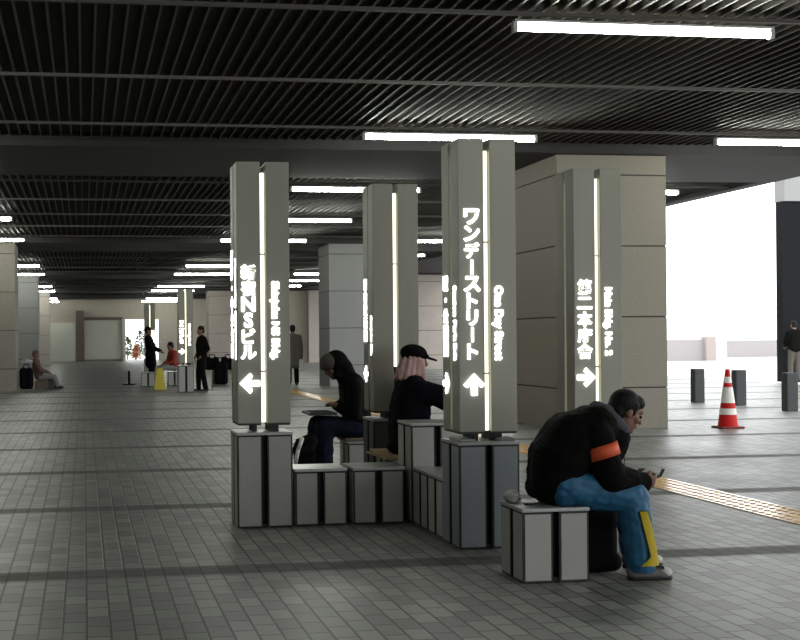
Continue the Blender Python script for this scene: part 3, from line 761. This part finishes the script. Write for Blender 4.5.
m.prism(pts, hr @ V((0, 0, .012))); m.build('cap_brim', M['cap'], cp)
m = MB(loc); m.ball(q(0, -.015, -.035), (.094, .092, .075), hr, 18); m.ball(q(0, -.03, -.11), (.095, .085, .06), hr, 18)
for sd in (-1, 1): m.caps(q(sd*.082, .03, .0), q(sd*.070, .07, -.15), .02, .03)
m.caps(q(-.05, .075, -.15), q(.05, .075, -.15), .032)
for sd in (-1, 1):
    for yy, yb, zt in ((-.09, -.115, .01), (-.055, -.075, .02), (-.02, -.03, .02), (.015, .02, .02), (.05, .07, .01)): m.caps(q(sd*(.080 if yy > -.06 else .05), yy, zt), q(sd*(.10 if yy > -.06 else .07), yb, -.15), .014, .022, 8)
m.blob('towel', M['towel'], cp, .008, 2, .4)
m = MB((2.95, 10.08, .66)); m.prism([(3.04, 9.86, .62), (3.04, 10.3, .62), (3.12, 10.3, .84), (3.12, 9.86, .84)], (.006, 0, 0)); 
tag(m.build('newspaper', M['white']), 'white newspaper held up by the person in the black cap', 'newspaper')

# --- far figures (upright or sitting), built from one set of proportions
def standing(label, x, y, h, face, top, legs, lean=0.0, stride=0.0, headmat=None, cap=None, arms='down', coat=False, zb=0.0, skin=None):
    s = h/1.72; f = V((math.cos(face), math.sin(face), 0)); r = V((f.y, -f.x, 0)); B = V((x, y, zb)); up = V((0, 0, 1))
    P = lambda a, b, c: tuple(B+f*(a+lean*max(0, c-.9))*s+r*b*s+up*c*s)
    wr = dict(down=((.04, .25, .80), (.04, -.25, .80)), front=((.30, .12, 1.0), (.30, -.12, 1.0)), pocket=((.08, .2, .95), (.08, -.2, .95)))[arms]
    el = dict(down=((-.02, .24, 1.1), (-.02, -.24, 1.1)), front=((.08, .24, 1.1), (.08, -.24, 1.1)), pocket=((-.08, .27, 1.12), (-.08, -.27, 1.12)))[arms]
    J = dict(spine=[P(0, 0, .94), P(.01, 0, 1.08), P(.015, 0, 1.22), P(0, 0, 1.36), P(0, 0, 1.44)], head=P(.03, 0, 1.60), fwd=tuple(f+up*-.12), up=(0, 0, 1),
             shR=P(0, .19, 1.38), shL=P(0, -.19, 1.38), elR=P(*el[0]), elL=P(*el[1]), wrR=P(*wr[0]), wrL=P(*wr[1]),
             hipR=P(0, .09, .9), hipL=P(0, -.09, .9), knR=P(.03+stride*.5, .1, .49), knL=P(.03-stride*.3, -.1, .49), anR=P(stride, .11, .09), anL=P(-stride, -.11, .09),
             toeR=P(.17+stride, .12, .03), toeL=P(.17-stride, -.12, .03), ground=zb)
    R = dict(spine=[.13*s, .125*s, .13*s, .11*s, .065*s], w=[.06*s, .06*s, .07*s, .08*s, .02*s], arm=(.075*s, .062*s, .048*s), leg=(.095*s, .078*s, .07*s))
    ex = []
    if coat:
        for sd in (-1, 1): ex += [(P(0, sd*.07, .95), P(0, sd*.09, .62), .14*s, .15*s)]
    root, hr = person(label, (x, y, zb), J, R, dict(top=top, legs=legs, shoe=M['black'], s=s, extra_top=ex, skin=skin or M['skin'], topname='coat' if coat else 'jacket'), .02)
    q = hq(J, hr, s); m = MB((x, y, zb)); m.ball(q(0, -.022, .04), (.084*s, .098*s, .092*s), hr, 16); m.ball(q(0, -.05, -.02), (.078*s, .06*s, .07*s), hr)
    m.blob('cap' if cap else 'hair', cap or M['hair'], root, .014, 2)
    if cap:
        m = MB((x, y, zb)); m.prism([q(.07*math.cos(a), .08+.10*math.sin(a), .045-.02*math.sin(a)) for a in [PI*i/8 for i in range(9)]], hr @ V((0, 0, .014))); m.build('cap_brim', cap, root)
    return root
def sitting(label, x, y, face, seat, top, legs, recline=0.0, s=1.0, knees=.45, skin=None, hairmat=None, zf=0.0):
    f = V((math.cos(face), math.sin(face), 0)); r = V((f.y, -f.x, 0)); B = V((x, y, seat)); up = V((0, 0, 1))
    P = lambda a, b, c: tuple(B+f*(a-recline*max(0, c))*s+r*b*s+up*c*s)
    J = dict(spine=[P(0, 0, .13), P(0, 0, .25), P(.02, 0, .40), P(.05, 0, .53), P(.06, 0, .60)], head=P(.12, 0, .74), fwd=tuple(f+up*-.3), up=(0, 0, 1),
             shR=P(.04, .18, .55), shL=P(.04, -.18, .55), elR=P(.1, .22, .30), elL=P(.1, -.22, .30), wrR=P(.28, .12, .24), wrL=P(.28, -.12, .24),
             hipR=P(.02, .1, .1), hipL=P(.02, -.1, .1), knR=P(knees, .1, .12), knL=P(knees, -.12, .12))
    for sd, b in (('R', .1), ('L', -.12)):
        p = V(P(knees+.05, b, 0)); J['an'+sd] = (p.x, p.y, zf+.09); t = p+f*.17; J['toe'+sd] = (t.x, t.y, zf+.03)
    J['ground'] = zf
    R = dict(spine=[.13*s, .125*s, .13*s, .11*s, .065*s], w=[.06*s, .06*s, .07*s, .08*s, .02*s], arm=(.075*s, .062*s, .048*s), leg=(.09*s, .075*s, .068*s))
    root, hr = person(label, (x, y, zf), J, R, dict(top=top, legs=legs, shoe=M['black'], s=s, skin=skin or M['skin']), .02)
    q = hq(J, hr, s); m = MB((x, y, zf)); m.ball(q(0, -.022, .04), (.084*s, .098*s, .092*s), hr, 16); m.ball(q(0, -.05, -.02), (.078*s, .06*s, .07*s), hr)
    m.blob('hair', hairmat or M['hair'], root, .014, 2)
    return root, J
o = standing('person in a long grey coat walking away beyond the left-arrow sign pillar', 5.93, 36.9, 1.74, PI/2-.1, M['greycoat'], M['jacket'], stride=.08, coat=True)
m = MB((6.12, 36.75, .55)); m.prism([(6.06, 36.7, .42), (6.20, 36.72, .40), (6.19, 36.74, .74), (6.09, 36.72, .76)], (.02, .05, 0)); tag(m.build('carrier_bag', M['white']), 'small white bag carried by the walking person in the long grey coat', 'bag')
standing('person in a dark cap and navy coat leaning beside the farthest sign pillar', 1.97, 39.0, 1.74, -.3, M['jacketnavy'], M['jacketnavy'], lean=-.14, cap=M['cap'], arms='front', coat=True)
sitting('seated person in a red jacket beside the small distant sign pillar', 2.62, 38.42, PI+.35, .416, M['redcoat'], M['greycloth'])
standing('person in black standing beside the base of the small distant sign pillar', 3.02, 33.7, 1.70, PI+.25, M['jacket'], M['hoodie'], arms='pocket', stride=.06)
standing('person in a black jacket at the right edge in front of the slate column', 19.95, 34.3, 1.76, PI/2, M['jacket'], M['greycoat'], arms='front', coat=False, zb=-.02)
sitting('person in a brown coat sitting with legs out beside the large black bag', -1.20, 37.25, -.05, .22, M['browncoat'], M['greycloth'], recline=.35, knees=.40, hairmat=M['browncoat'])
m = MB((-1.20, 37.25, 0)); m.box(-1.38, -.98, 37.05, 37.45, 0, .215, .01)
tag(m.build('cardboard_box', M['cardbrown']), 'low brown box under the person in the brown coat', 'box')

# ------------------------------------------------------------------ world, camera, view
w = bpy.data.worlds.new('overcast'); sc.world = w; w.use_nodes = True
bg = w.node_tree.nodes['Background']; bg.inputs[0].default_value = (.95, .97, 1, 1); bg.inputs[1].default_value = 3.6

cam = bpy.data.cameras.new('camera'); co = bpy.data.objects.new('camera', cam); COL.objects.link(co); sc.camera = co
F, PX, PY = 1300.0, 285.0, 338.0
cam.sensor_width = 36; cam.lens = F/800*36; cam.clip_end = 500
cam.shift_x = (400-PX)/800; cam.shift_y = (PY-320)/800
th = math.atan((PX-84)/F)
co.location = (0, 0, 1.37)
co.rotation_mode = 'XYZ'
co.rotation_euler = (Matrix.Rotation(-th, 3, 'Z') @ Matrix.Rotation(PI/2, 3, 'X') @ Matrix.Rotation(-math.radians(.5), 3, 'Z')).to_euler()
vs = sc.view_settings; vs.view_transform = 'Standard'; vs.look = 'None'; vs.gamma = 1; vs.use_curve_mapping = False; vs.exposure = -0.22
sc.cycles.max_bounces = 8; sc.cycles.diffuse_bounces = 5; sc.cycles.use_denoising = True
